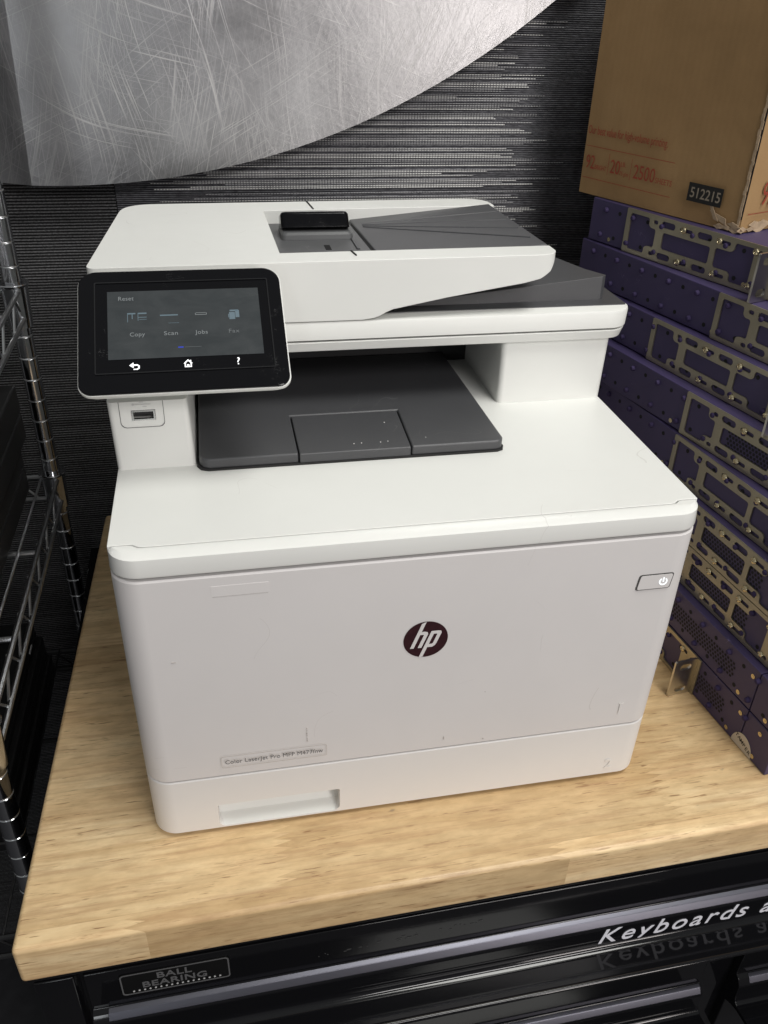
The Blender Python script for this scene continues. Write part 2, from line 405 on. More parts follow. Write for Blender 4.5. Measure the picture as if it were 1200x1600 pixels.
def PW(o):
    m = Matrix.LocRotScale(o.location, o.rotation_euler, o.scale)
    return PW(o.parent) @ m if o.parent else m
def add_bevel(o, w, seg=2, angle=35):
    b = o.modifiers.new('bevel', 'BEVEL'); b.width = w; b.segments = seg; b.limit_method = 'ANGLE'; b.angle_limit = R(angle); b.harden_normals = False
    for p in o.data.polygons: p.use_smooth = True
    w_ = o.modifiers.new('wn', 'WEIGHTED_NORMAL'); w_.keep_sharp = False
def mesh_of(o):
    dg = bpy.context.evaluated_depsgraph_get(); dg.update()
    return bpy.data.meshes.new_from_object(o.evaluated_get(dg))
def boolean(o, cutters, op='DIFFERENCE'):
    for c in cutters:
        b = o.modifiers.new('b', 'BOOLEAN'); b.operation = op; b.object = c; b.solver = 'EXACT'
        c.location = c.location
        if o.parent: c.parent = o.parent
        me = mesh_of(o); o.modifiers.clear()
        me.set_sharp_from_angle(angle=R(28)); o.data = me
        bpy.data.objects.remove(c)
def curve_mesh(splines, thick, name='c'):
    """filled 2D shape with holes, extruded by thick (z 0..thick); returns mesh"""
    cu = bpy.data.curves.new(name, 'CURVE'); cu.dimensions = '2D'; cu.fill_mode = 'BOTH'; cu.extrude = thick * 50
    for pts in splines:
        sp = cu.splines.new('POLY'); sp.points.add(len(pts) - 1); sp.use_cyclic_u = True
        for p, (a, b) in zip(sp.points, pts): p.co = (a * 100, b * 100, 0, 1)
    o = bpy.data.objects.new(name, cu); COL.objects.link(o)
    me = mesh_of(o); bpy.data.objects.remove(o)
    me.transform(Matrix.Translation((0, 0, thick / 2)) @ Matrix.Scale(.01, 4))
    return me
def text_mesh(txt, size, thick=.0002, shear=0, offset=0, align='LEFT', spacing=1, xs=1):
    cu = bpy.data.curves.new('t', 'FONT'); cu.body = txt; cu.size = 1; cu.extrude = thick / 2 / size; cu.shear = shear; cu.offset = offset / size
    cu.align_x = align; cu.space_character = spacing; cu.resolution_u = 4
    o = bpy.data.objects.new('t', cu); COL.objects.link(o)
    me = mesh_of(o); bpy.data.objects.remove(o)
    me.transform(Matrix.Diagonal((xs, 1, 1, 1)) @ Matrix.Translation((0, 0, thick / 2)) @ Matrix.Scale(size, 4))
    return me
def put(me, name, mat, mtx, parent=None):
    """mtx in world space"""
    if parent is not None: mtx = PW(parent).inverted() @ mtx
    me.transform(mtx); me.materials.clear(); me.materials.append(mat)
    for p in me.polygons: p.material_index = 0
    o = bpy.data.objects.new(name, me); COL.objects.link(o)
    if parent is not None: o.parent = parent
    return o
def join(meshes):
    bm = bmesh.new()
    for m in meshes: bm.from_mesh(m)
    me = bpy.data.meshes.new('j'); bm.to_mesh(me); bm.free(); return me
def frame(o, x, y):
    """matrix with given origin, x axis and y axis (z = x cross y)"""
    x = Vector(x).normalized(); y = Vector(y).normalized(); z = x.cross(y)
    return Matrix(((x.x, y.x, z.x, o[0]), (x.y, y.y, z.y, o[1]), (x.z, y.z, z.z, o[2]), (0, 0, 0, 1)))
def rrect(x0, x1, y0, y1, r, n=5):
    out = []
    for (cx, cy, a0) in ((x1 - r, y0 + r, -90), (x1 - r, y1 - r, 0), (x0 + r, y1 - r, 90), (x0 + r, y0 + r, 180)):
        for i in range(n + 1):
            a = R(a0 + 90 * i / n); out.append((cx + r * math.cos(a), cy + r * math.sin(a)))
    return out
def rpoly(pts, r, n=4):
    out = []; k = len(pts)
    for i in range(k):
        rI = r[i] if isinstance(r, (list, tuple)) else r; p = Vector(pts[i]); a = (Vector(pts[i - 1]) - p); b = (Vector(pts[(i + 1) % k]) - p)
        la, lb = a.length, b.length; rr = min(rI, la / 2.1, lb / 2.1); a.normalize(); b.normalize()
        s, e_ = p + a * rr, p + b * rr
        for j in range(n + 1):
            t = j / n; q = s * (1 - t) ** 2 + p * 2 * t * (1 - t) + e_ * t * t; out.append((q.x, q.y))
    return out
def ring(outer, inner, thick): return curve_mesh([outer, inner], thick)

# ================================================================== SETTING
fl = MB().box(-3, 3, -3, .6, -.95, -.93).build('floor', M['floor']); tag(fl, kind='structure')
WY = .56
wall = thing('back_wall', 'black textile wall behind the bench, knitted on the left and streaked with pale threads on the right', 'wall', (0, WY, -.93))
MB().box(-1.6, -.2275, WY, WY + .02, -.93, 1.6).build('knitted_panel', M['knit'], wall)
wp = MB().box(-.2265, 1.6, WY - .001, WY + .02, -.93, 1.6).build('woven_panel', M['weave'], wall)
rnd = random.Random(5)
th = MB(); z = .12
groups = 0
while z < .78:
    dens = rnd.random()
    for k in range(rnd.randint(1, 5)):
        x0 = -.19 + abs(rnd.gauss(0, .05)); x1 = .225 + min(.075, abs(rnd.gauss(0, .035))) - .03 * rnd.random()
        h = rnd.uniform(.00045, .0010)
        if rnd.random() < .12: x1 -= .06 * rnd.random()
        th.box(x0, x1, WY - .0018, WY - .0008, z, z + h, 0 if rnd.random() < .5 else 1)
        z += h + rnd.uniform(.0007, .0017)
    z += rnd.uniform(.0006, .0042)
tag(th.build('pale_threads', [M['thread'], M['thread2']], wp), kind='stuff')

# ---- scratched round steel sheet on the wall
dk = thing('steel_disc', 'large scratched round sheet of bare steel hanging on the black wall above the printer', 'metal disc', (-.2768, .545, .40))
cx, cz, rr = -.2768, 1.2518, .8535
vs = []; fs = []; nr, na = 60, 180
def bend(x):
    return .0 if x > -.306 else min(.075, (-.306 - x) * .8)
rings = [i / nr for i in range(1, nr + 1)]
vs.append((cx, .53, cz))
for t in rings:
    for j in range(na * 2):
        a = math.pi * j / na
        x = cx + rr * t * math.cos(a); zz = cz + rr * t * math.sin(a)
        b = bend(x) if x > -.42 else bend(-.42)
        vs.append((x, .530 + b * .35, zz))
K = na * 2
for j in range(K): fs.append((0, 1 + j, 1 + (j + 1) % K))
for l in range(nr - 1):
    for j in range(K):
        fs.append((1 + l * K + j, 1 + (l + 1) * K + j, 1 + (l + 1) * K + (j + 1) % K, 1 + l * K + (j + 1) % K))
d = MB(); d.add(vs, fs, 0, False); dd = d.build('steel_sheet', M['disc'], dk)
so = dd.modifiers.new('s', 'SOLIDIFY'); so.thickness = .003; so.offset = 1

# ================================================================== BENCH
ba = math.atan2(.009, .598)
bench = thing('tool_chest', 'glossy black rolling tool chest with a light wooden top under the printer', 'tool chest', (-.305, -.076, -.93), ba)
BM = PW(bench)
top = MB().prism([(0, 0), (1.25, 0), (1.25, .585), (.026, .585)], .93 - .040, .93, 'z')
top.v = [v for v in top.v]
tp = top.build('wooden_top', M['wood'], bench, .0042, 4, world=False)
Zt = .93 - .040
b = MB()
b.box(.006, 1.24, .012, .57, .12, Zt - .0012)
b.build('chest_body', M['gloss_black'], bench, .002, 2, world=False)
MB().box(.003, 1.243, .004, .573, Zt - .007, Zt - .0006).build('top_rim', M['gloss_black'], bench, .001, 2, world=False)
MB().box(.006, .0345, .004, .02, .12, Zt - .010).build('corner_post', M['gloss_black'], bench, .0015, 2, world=False)
def drawer(x0, x1, ztop, h):
    """front with a full width pull; coordinates local to bench"""
    zt = .93 + ztop
    yf = .003
    prof = [(yf, zt), (yf, zt - .047), (yf - .004, zt - .0485), (yf - .0075, zt - .0535), (yf - .0090, zt - .0565), (yf - .0098, zt - .074), (yf - .0108, zt - .0775), (yf - .0130, zt - .0797), (yf - .0165, zt - .0806),
            (yf - .0380, zt - .0772), (yf - .0402, zt - .0776), (yf - .0412, zt - .0796), (yf - .0402, zt - .0816), (yf - .0165, zt - .0850), (yf - .008, zt - .0885), (yf, zt - .094), (yf, zt - h), (yf + .012, zt - h), (yf + .012, zt)]
    o = MB().prism(prof, x0, x1, 'x').build('drawer', M['gloss_black'], bench, .0012, 3, world=False, angle=12)
    pr = MB().prism([(yf - .0008, zt - .0468), (yf - .0046, zt - .0482), (yf - .0083, zt - .0537), (yf - .0078, zt - .0547), (yf - .004, zt - .051)], x0 + .012, x1 - .002, 'x')
    pl = pr.build('pull_trim', M['pull'], o, .0006, 2, world=False); return o
d1 = drawer(.0415, 1.235, -.0485, .150)
d2 = drawer(.0415, .600, -.2010, .150)
d3 = drawer(.640, 1.235, -.2010, .150)
# badge on the top drawer
fr = BM @ frame((.066, .0028, .93 - .0835), (1, 0, 0), (0, 0, 1))
bd = put(curve_mesh([rrect(0, .083, 0, .0275, .003)], .0006), 'badge', M['badge'], fr, d1)
F2 = fr @ Matrix.Translation((0, 0, .0006))
put(join([ring(rrect(.0005, .0825, .0005, .027, .003), rrect(.0015, .0815, .0015, .026, .0025), .0002)]), 'badge_outline', M['badge_print'], F2, d1)
put(text_mesh('BALL', .0102, .0002, 0, .00015, 'CENTER', 1.05, 1.15), 'badge_text', M['badge_print'], F2 @ Matrix.Translation((.0405, .0166, 0)), d1)
put(text_mesh('BEARING', .0102, .0002, 0, .00015, 'CENTER', 1.05, 1.15), 'badge_text', M['badge_print'], F2 @ Matrix.Translation((.0405, .0072, 0)), d1)
dots = MB()
for i in range(17): dots.tube((.009 + i * .0041, .0042, 0), (.009 + i * .0041, .0042, .0003), .0008, n=8)
dots.v = [F2 @ v for v in dots.v]; dots.build('badge_dots', simple('dot_print', (.5, .5, .5), .4), d1)
# vinyl lettering on the pull
FT = BM @ frame((.462, .003 - .0101, .93 - .0485 - .0745), (1, 0, 0), (0, .05, 1))
put(text_mesh('Keyboards a', .0262, .0003, .30, .0001, 'LEFT', 1.20, 1.08), 'drawer_lettering', M['vinyl'], FT, d1)
# scuffs on the drawer front
sc = MB()
for i in range(26):
    x = .215 + .14 * rnd.random(); zz = .93 - .0805 + (x - .215) * .06 + rnd.gauss(0, .0015); w = rnd.uniform(.0008, .004)
    sc.box(x, x + w, .0026, .0029, zz, zz + rnd.uniform(.0002, .0007))
sc.v = [BM @ v for v in sc.v]; sc.build('scuff_marks', simple('scuff', (.05, .05, .05), .5), d1)

# ================================================================== PRINTER
P = thing('office_printer', 'white multifunction laser printer with a black touch panel, standing on the wooden bench top', 'printer', (0, .22, 0))
core = MB().loft([(.002, -.2045, .2045, .035, .436, .004, .01), (.0560, -.2045, .2045, .035, .436, .004, .01), (.0562, -.2045, .2045, .006, .436, .016, .01), (.262, -.2045, .2045, .006, .436, .016, .01)]).build('chassis', M['gap_grey'], P)
for sx_ in (-.17, .17):
    for sy_ in (.04, .4):
        MB().tube((sx_, sy_, 0), (sx_, sy_, .0045), .011, n=16).build('foot', M['black'], P)
# paper drawer with a scooped handle
pd = MB().loft([(.003, -.2055, .2055, .0025, .43, .018, .008), (.0055, -.2075, .2075, .0005, .43, .0195, .008), (.0635, -.2080, .2080, 0, .43, .020, .008), (.0645, -.2073, .2073, .0007, .43, .0195, .008)], n=12, smooth=True).build('paper_drawer', M['drawer'], P)
c = MB().loft([(-.05, -.156, -.0585, .0066, .0325, .006, .002), (.040, -.156, -.0585, .0066, .0325, .006, .002)], mat=Matrix(((1, 0, 0, 0), (0, 0, 1, -.018), (0, 1, 0, 0), (0, 0, 0, 1)))).build('cut', M['white'], P)
boolean(pd, [c])
sc2 = MB()   # sloping floor and back of the scoop
pts = [(.0010, .0068), (.0070, .0078), (.0120, .0100), (.0150, .0140), (.0166, .0200), (.0172, .0260), (.0174, .0335)]
sc2.add([(x, y, z_) for (y, z_) in pts for x in (-.1568, -.0578)], [(2 * k, 2 * k + 1, 2 * k + 3, 2 * k + 2) for k in range(6)], 0, True)
sc2.build('handle_recess', M['white'], pd)
# front door
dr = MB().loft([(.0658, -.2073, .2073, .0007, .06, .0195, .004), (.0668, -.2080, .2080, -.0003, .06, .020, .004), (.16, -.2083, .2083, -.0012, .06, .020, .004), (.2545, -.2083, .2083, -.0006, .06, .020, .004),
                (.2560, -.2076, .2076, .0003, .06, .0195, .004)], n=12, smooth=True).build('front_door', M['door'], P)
MB().loft([(.0655, -.2078, .2078, .0605, .432, .001, .01), (.2560, -.2078, .2078, .0605, .432, .001, .01)], n=4).build('side_housing', M['white'], P)
# glossy top trim
tr = MB().loft([(.2582, -.2070, .2070, .0008, .03, .0190, .001), (.2591, -.2082, .2082, -.0008, .03, .0200, .001), (.2606, -.2083, .2083, -.0011, .03, .0200, .001), (.2722, -.2079, .2079, .0002, .03, .0195, .001),
                (.2749, -.2068, .2068, .0065, .03, .0165, .001)], n=14, smooth=True)
trim = tr.build('top_trim', M['white_gloss'], P)
# top deck with the notched front edge
def mirror(pts): return pts + [(-x, y) for x, y in reversed(pts)]
half = [(.2078, .0160), (.1950, .0160), (.1915, .0155), (.1880, .0126), (.1845, .0119)]
outl = [(-x, y) for x, y in half] + [(x, y) for x, y in reversed(half)] + [(.2078, .43), (-.2078, .43)]
half2 = [(.2150, .0148), (.1953, .0148), (.1921, .0143), (.1886, .0114), (.1851, .0107)]
c = MB().prism([(-x, y) for x, y in half2] + [(x, y) for x, y in reversed(half2)] + [(.2150, .05), (-.2150, .05)], .2600, .29, 'z').build('cut', M['gap_grey'], P)
boolean(trim, [c])
MB().prism(outl, .2602, .2750, 'z').build('top_deck', M['white'], P, .0006, 2)
# side pillars that carry the scanner
lp = MB().loft([(.2750, -.2078, -.1505, .117, .42, .004, .004), (.3300, -.2085, -.1525, .1165, .42, .004, .004)], n=6, smooth=True).build('left_pillar', M['white'], P)
c = MB().box(-.1925, -.1755, .10, .135, .3150, .3232).build('cut', M['white'], P); boolean(lp, [c])
MB().loft([(.2750, .111, .2078, .195, .42, .005, .004), (.3320, .1105, .2085, .1945, .42, .005, .004)], n=6, smooth=True).build('right_pillar', M['white'], P)
FU = frame((0, .1166, 0), (1, 0, 0), (0, 0, 1))
port = put(join([ring(rrect(-.1922, -.1758, .3152, .3230, .0006), rrect(-.1910, -.1770, .3163, .3219, .0004), .0022)]), 'usb_port', M['metal'], FU @ Matrix.Translation((0, 0, -.0018)), P)
MB().box(-.1905, -.1775, .1178, .132, .3190, .3213).build('port_tongue', M['black'], port)
MB().box(-.1924, -.1756, .1330, .1345, .3151, .3231).build('port_back', M['black'], port)
def uline(w):
    o = [(-.2005, .336), (-.2005, .3135), (-.2000, .3115), (-.1985, .3100), (-.1965, .3095), (-.1735, .3095), (-.1715, .3100), (-.1700, .3115), (-.1695, .3135), (-.1695, .336)]
    i = [(-.2005 + w, .336), (-.2005 + w, .3135), (-.1996, .3120), (-.1982, .3105), (-.1965, .3095 + w), (-.1735, .3095 + w), (-.1718, .3105), (-.1704, .3120), (-.1695 - w, .3135), (-.1695 - w, .336)]
    return [(x, y - .006) if y > .33 else (x, y) for x, y in o + list(reversed(i))]
put(curve_mesh([uline(.00035)], .0002), 'port_outline', M['print_grey'], FU @ Matrix.Translation((0, 0, .0001)), P)
um = MB(); um.box(-.190, -.178, .1161, .1164, .3275, .3278).box(-.186, -.183, .1161, .1164, .3293, .3296).box(-.184, -.181, .1161, .1164, .3258, .3261).tube((-.1905, .1161, .3277), (-.1905, .1164, .3277), .0009, n=10)
um.build('usb_symbol', simple('moulded_mark', (.58, .58, .57), .5), P)
# cavity behind the tray
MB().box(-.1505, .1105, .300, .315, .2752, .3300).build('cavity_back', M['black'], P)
MB().box(-.1505, .1108, .205, .3148, .3285, .3312).build('cavity_roof_shade', M['black'], P)  # black sheet below the white scanner underside, shade put into its colour
# output tray
to = rpoly([(-.1485, .2990), (-.1485, .1075), (-.0742, .1075), (-.0742, .1745), (.0162, .1745), (.0140, .1075), (.0895, .1075), (.0895, .1250), (.0855, .2990)], .0)
tray_pts = [(-.1480, .2990), (-.1480, .1150), (-.1455, .1100), (-.1410, .1075), (-.0742, .1075), (-.0742, .1745), (.0162, .1745), (.0140, .1075), (.0830, .1075), (.0872, .1095), (.0892, .1140), (.0865, .2990)]
ot = MB().prism(tray_pts, .2762, .2845, 'z').build('output_tray', M['dark'], P, .0016, 3)
fp = MB().prism([(-.0733, .1070), (.0131, .1070), (.0151, .1735), (-.0733, .1735)], .2762, .2842, 'z').build('tray_flap', M['dark'], ot, .0010, 3)
MB().prism([(-.1500, .2985), (-.1500, .1140), (-.1470, .1085), (-.1415, .1062), (.0835, .1062), (.0885, .1085), (.0905, .1140), (.0880, .2985)], .2752, .2764, 'z').build('tray_shadow_rim', M['gap'], ot)  # black sheet wider than the tray, its rim painting the shadow around it
sp = MB()
for x, y in ((-.030, .118), (-.024, .1185), (-.009, .118), (-.003, .1187), (.0005, .152), (.028, .121)):
    sp.tube((x, y, .2842), (x, y, .28455), .00045, n=6)
tag(sp.build('dust_specks', M['faint2'], ot), kind='stuff')
# scanner
scn = MB().loft([(.3312, -.204, .2160, .1950, .355, .016, .045), (.3336, -.2075, .2205, .1895, .359, .019, .05), (.3410, -.2082, .2222, .1872, .360, .020, .05), (.3416, -.2076, .2216, .1878, .360, .0195, .05)], n=14, smooth=True).build('scanner_bed', M['white'], P)
MB().box(-.205, .130, .34, .428, .3314, .3575).build('scanner_rear', M['white'], P, .003)
MB().loft([(.3412, -.205, .219, .190, .356, .018, .05), (.3450, -.205, .219, .190, .356, .018, .05)]).build('lid_gap', M['gap'], P)
lid = MB().loft([(.3430, -.2078, .2224, .1876, .360, .0200, .05), (.3436, -.2084, .2232, .1868, .361, .0205, .05), (.3562, -.2084, .2236, .1866, .361, .0205, .05), (.3580, -.2078, .2230, .1874, .361, .0195, .05), (.3584, -.2068, .2220, .1884, .360, .0185, .05)], n=14, smooth=True).build('scanner_lid', M['white'], P)
MB().loft([(.3578, -.19, .2222, .2020, .358, .003, .05), (.3590, -.19, .2216, .2024, .357, .003, .05)], n=12).build('lid_surface', M['dark'], lid)
wp_ = [(.010, .2165), (.2030, .2165), (.2068, .2195), (.1970, .2430), (.1860, .2850), (.1780, .3300), (.010, .3300)]
zt_ = lambda x: .3594 + (x - .01) / .197 * .0200
w = MB(); n_ = len(wp_)
w.add([(x, y, .3588) for x, y in wp_] + [(x, y + (.0008 if y < .22 else 0), zt_(x)) for x, y in wp_], [tuple(reversed(range(n_))), tuple(range(n_, 2 * n_))] + [(i, (i + 1) % n_, n_ + (i + 1) % n_, n_ + i) for i in range(n_)])
w.build('feeder_output_tray', M['dark'], lid, .0008, 2)
# document feeder body
prof = [(-.2185, .3596), (-.071, .3592), (-.012, .3592), (-.003, .3604), (.002, .3622), (.006, .3645), (.012, .3670), (.057, .3752), (.100, .3818), (.120, .3848), (.134, .3880), (.1430, .3930), (.1475, .4000), (.1485, .4075), (-.2185, .4058)]
af = MB().prism(prof, .180, .430).build('document_feeder', M['white'], P)
c = MB().prism(rpoly([(-.2185, .1862), (.1495, .1862), (.1475, .397), (-.2050, .397)], [.008, .020, .026, .030], 10), .35, .42, 'z').build('cut', M['white'], P)
boolean(af, [c], 'INTERSECT')
c = MB().prism([(-.0745, .213), (.2, .2135), (.2, .366), (-.0770, .360)], .3925, .43, 'z').build('cut', M['white'], P)
boolean(af, [c])
c = MB().add([(-.23, .18, .4075), (-.200, .18, .4075), (-.200, .44, .4075), (-.23, .44, .4075), (-.23, .18, .3985), (-.200, .18, .42), (-.200, .44, .42), (-.23, .44, .3985)], [(0, 1, 2, 3)]).build('x', M['white'])
bpy.data.objects.remove(c)
add_bevel(af, .0016, 3, 40)
fd = MB().prism([(-.0735, .214), (.0085, .214), (.0025, .3600), (-.0757, .3590)], .3900, .3950, 'z').build('feed_floor', M['dark2'], af, .0006, 2)
# details on the feed floor
MB().box(-.0315, -.0265, .262, .278, .3949, .3952).build('guide_slot', M['hole'], fd)
q = MB()
for i in range(9): q.box(-.0335 + i * .0028, -.0328 + i * .0028, .2400, .2435 + .0002 * i, .3950, .39515)
q.build('size_marks', M['hole'], fd)
MB().box(-.0050, -.0020, .262, .325, .3951, .3962).build('guide_rail', M['dark'], fd, .0004)
MB().loft([(.3949, -.030, .006, .2150, .2275, .002, .006), (.3985, -.029, .005, .2150, .2262, .002, .006)]).build('front_guide', M['dark2'], fd, .0008)
w = MB()
w.add([(.0105, .2148, .3915), (.148, .2040, .4000), (.1435, .3655, .4000), (.0035, .3630, .3915), (.0105, .2148, .3962), (.1475, .2045, .4082), (.1425, .3655, .4088), (.0040, .3630, .3968)],
      [(0, 3, 2, 1), (4, 5, 6, 7), (0, 1, 5, 4), (1, 2, 6, 5), (2, 3, 7, 6), (3, 0, 4, 7)])
# keep the flap inside the rims
w.v = [Vector((v.x, max(v.y, .2142), v.z)) for v in w.v]
ff = w.build('feeder_flap', M['dark'], af, .0012, 3)
fl_ = MB()
for i in range(4):
    a = Vector((.012, .342 - i * .004, .3977)); bq = Vector((.141, .335 - .032 * i, .40885)); fl_.tube(a - Vector((0, 0, .0006)), bq - Vector((0, 0, .0009)), .00075, n=6)
fl_.build('flap_crease', M['dark'], ff)
g1 = MB().loft([(.3951, -.0660, -.0020, .2960, .335, .004, .004), (.3990, -.0655, -.0030, .2970, .335, .004, .004), (.4010, -.0640, -.0050, .2990, .335, .004, .004)], smooth=True).build('paper_guide', M['dark2'], af)
mt = Matrix.Translation((-.0345, .315, .4000)) @ Matrix.Rotation(R(-18), 4, 'X')
MB().loft([(0, -.0310, .0300, -.0130, .014, .004, .004), (.0115, -.0310, .0295, -.0110, .013, .005, .004), (.0140, -.0295, .0280, -.0095, .012, .005, .004)], mat=mt, smooth=True).build('guide_grip', M['glass'], g1, .001)
for (x0, y0, x1, y1) in ((-.0330, .3975, -.0302, .3620), (-.0180, .2128, -.0160, .1990)):
    s_ = MB(); dxy = Vector((.0005, 0, 0)); s_.add([(x0 - .0005, y0, .4056), (x0 + .0005, y0, .4056), (x1 + .0005, y1, .4056), (x1 - .0005, y1, .4056), (x0 - .0005, y0, .4076), (x0 + .0005, y0, .4076), (x1 + .0005, y1, .4076), (x1 - .0005, y1, .4076)],
          [(0, 3, 2, 1), (4, 5, 6, 7), (0, 1, 5, 4), (1, 2, 6, 5), (2, 3, 7, 6), (3, 0, 4, 7)]); s_.build('seam_notch', M['gap'], af)
# front door details
FD = frame((0, -.0012, 0), (1, 0, 0), (0, 0, 1))
lg = []
cxl, czl, rl = .0045, .1830, .0166
def circ(r, n=48): return [(r * math.cos(2 * math.pi * i / n), r * math.sin(2 * math.pi * i / n)) for i in range(n)]
logo = put(curve_mesh([circ(rl)], .0002), 'round_logo', M['logo'], FD @ Matrix.Translation((cxl, czl, .0001)), dr)
sh = .36
def sl(pts): return [(x + y * sh, y) for x, y in pts]
h_ = sl([(-.0078, -.0073), (-.0050, -.0073), (-.0050, .0050), (-.0022, .0050), (-.0010, .0040), (-.0010, -.0073), (.0018, -.0073), (.0018, .0048), (.0004, .0066), (-.0020, .0074), (-.0050, .0074), (-.0050, .0158), (-.0078, .0152)])
h_ = sl([(-.0082, -.0073), (-.0054, -.0073), (-.0054, .0048), (-.0030, .0048), (-.0024, .0042), (-.0024, -.0073), (.0004, -.0073), (.0004, .0052), (-.0006, .0068), (-.0026, .0074), (-.0054, .0074), (-.0054, .0163), (-.0082, .0150)])
p_o = sl([(.0020, -.0163), (.0048, -.0159), (.0048, -.0073), (.0086, -.0073), (.0100, -.0060), (.0104, -.0040), (.0104, .0054), (.0094, .0070), (.0074, .0074), (.0020, .0074)])
p_i = sl([(.0048, -.0046), (.0070, -.0046), (.0076, -.0040), (.0076, .0042), (.0070, .0048), (.0048, .0048)])
FL = FD @ Matrix.Translation((cxl - .0008, czl, .0003))
put(curve_mesh([h_], .0002), 'logo_letter', M['door'], FL, dr); put(curve_mesh([p_o, p_i], .0002), 'logo_letter', M['door'], FL, dr)
put(ring(rrect(-.1495, -.0690, .0765, .0885, .0015), rrect(-.1492, -.0693, .0768, .0882, .0013), .0001), 'plate_outline', M['line_faint'], FD @ Matrix.Translation((0, 0, .0010)), dr)
tm = text_mesh('Color LaserJet Pro MFP M477fnw', .0060, .0001, 0, 0, 'LEFT', 1.05, 1.0)
xs = [v.co.x for v in tm.vertices]; tm.transform(Matrix.Diagonal((.0745 / (max(xs) - min(xs)), 1, 1, 1)))
put(tm, 'model_lettering', M['print_grey'], FD @ Matrix.Translation((-.1468, .0805, .0011)), dr)
# power button
hb = MB()
pb_o = rpoly([(.1635, .2085), (.1910, .2085), (.1925, .2225), (.1650, .2225)], .0022)
pb_i = rpoly([(.1645, .2093), (.1902, .2093), (.1916, .2217), (.1659, .2217)], .0018)
put(ring(pb_o, pb_i, .0004), 'button_groove', M['gap_grey'], FD @ Matrix.Translation((0, 0, -.0001)), dr)
pbn = put(curve_mesh([pb_i], .0008), 'power_button', M['door'], FD @ Matrix.Translation((0, 0, -.0002)), dr); add_bevel(pbn, .0003)
arc = [(.0024 * math.cos(R(a)), .0024 * math.sin(R(a))) for a in range(125, 416, 12)]
arc2 = [(.0033 * math.cos(R(a)), .0033 * math.sin(R(a))) for a in reversed(range(125, 416, 12))]
put(join([curve_mesh([arc + arc2], .0002), curve_mesh([[(-.0005, -.0002), (.0005, -.0002), (.0005, .0036), (-.0005, .0036)]], .0002)]), 'power_symbol', M['led'], FD @ Matrix.Translation((.1845, .2153, .0007)), dr)
# faint marks
fm = MB().box(.1738, .1744, -.0014, -.0011, .080, .0915).box(.1728, .1768, -.0014, -.0011, .0913, .0918)
fm.build('pressed_numeral', M['faint2'], dr)
MB().box(-.1440, -.1070, -.0009, -.0006, .2387, .23885).build('scratch', simple('scratch', (.42, .40, .38), .6), dr)
MB().box(-.1445, -.1065, -.00084, -.0005, .2392, .2475).build('tape_patch', simple('tape_patch', (.70, .68, .67), .38), dr)
sm = MB()
for i in range(14): sm.box(-.084 + rnd.gauss(0, .0003), -.0836, -.0015, -.0011, .0925 + i * .0011, .0932 + i * .0011)
for (x, zz, ww, hh) in ((-.176, .186, .003, .0004), (.025, .0760, .0004, .003), (.058, .0705, .0006, .0012)): sm.box(x, x + ww, -.0015, -.0011, zz, zz + hh)
tag(sm.build('dirt_specks', simple('dirt', (.45, .42, .39), .8), dr), kind='stuff')
tn = text_mesh('2', .016, .0002); put(tn, 'pressed_numeral', M['faint2'], frame((.1725, -.0001, .013), (1, 0, 0), (0, 0, 1)), pd)
# touch panel
po = Vector((-.1505, .09, .353)); nrm = Vector((0, -.055, .08)).normalized(); upv = Vector((0, .08, .055)).normalized()
FP = frame(po + nrm * .004, (1, 0, 0), upv)
def fpm(z_): return FP @ Matrix.Translation((0, 0, z_))
def shell(z0, z1, gx, r): 
    return [(z0, -.069 - gx + .003, .0698 + gx - .003, -.0065 - gx + .003, .0928 + gx - .003, r, r)]
tp_ = MB().loft([(-.0150, -.058, .058, .004, .080, .010, .010), (-.0085, -.0675, .0685, -.0060, .0905, .009, .011), (-.0040, -.0702, .0712, -.0082, .0940, .009, .013), (-.0015, -.0702, .0712, -.0082, .0940, .009, .013)], n=10, mat=FP, smooth=True).build('touch_panel', M['white'], P)
gl = MB().loft([(-.0015, -.0697, .0704, -.0076, .0934, .0085, .0125), (-.0004, -.0697, .0704, -.0076, .0934, .0085, .0125), (0, -.0690, .0697, -.0069, .0927, .008, .012)], n=10, mat=FP).build('glass_front', M['glass'], tp_)
put(ring(rrect(-.0590, .0615, .0073, .0834, .0012), rrect(-.0582, .0607, .0081, .0826, .0008), .0007), 'bezel_ridge', M['ridge'], fpm(0), tp_)
scr = put(curve_mesh([rrect(-.0502, .0542, .0188, .0752, .0002)], .0002), 'lcd_screen', M['screen'], fpm(.0002), tp_)
def ptext(t, x, y, size, mat, name='screen_text', w=None):
    m_ = text_mesh(t, size, .0001, 0, 0, 'LEFT', 1.05)
    if w:
        xs = [v.co.x for v in m_.vertices]; m_.transform(Matrix.Diagonal((w / (max(xs) - min(xs)), 1, 1, 1)))
    return put(m_, name, mat, fpm(.00042) @ Matrix.Translation((x, y, 0)), tp_)
ptext('Reset', -.0431, .0674, .0048, M['ui_text'], w=.0104)
ptext('Copy', -.0358, .0371, .0046, M['ui_text'], w=.0100)
ptext('Scan', -.0130, .0371, .0046, M['ui_text'], w=.0093)
ptext('Jobs', .0085, .0371, .0046, M['ui_text'], w=.0086)
ptext('Fax', .0310, .0371, .0046, M['ui_dim'], w=.0072)
def icon(rects, mat, name='screen_icon', z_=.00042):
    b_ = MB()
    for (x0, x1, y0, y1) in rects: b_.box(x0, x1, y0, y1, z_, z_ + .0001)
    b_.v = [FP @ v for v in b_.v]; return b_.build(name, mat, tp_)
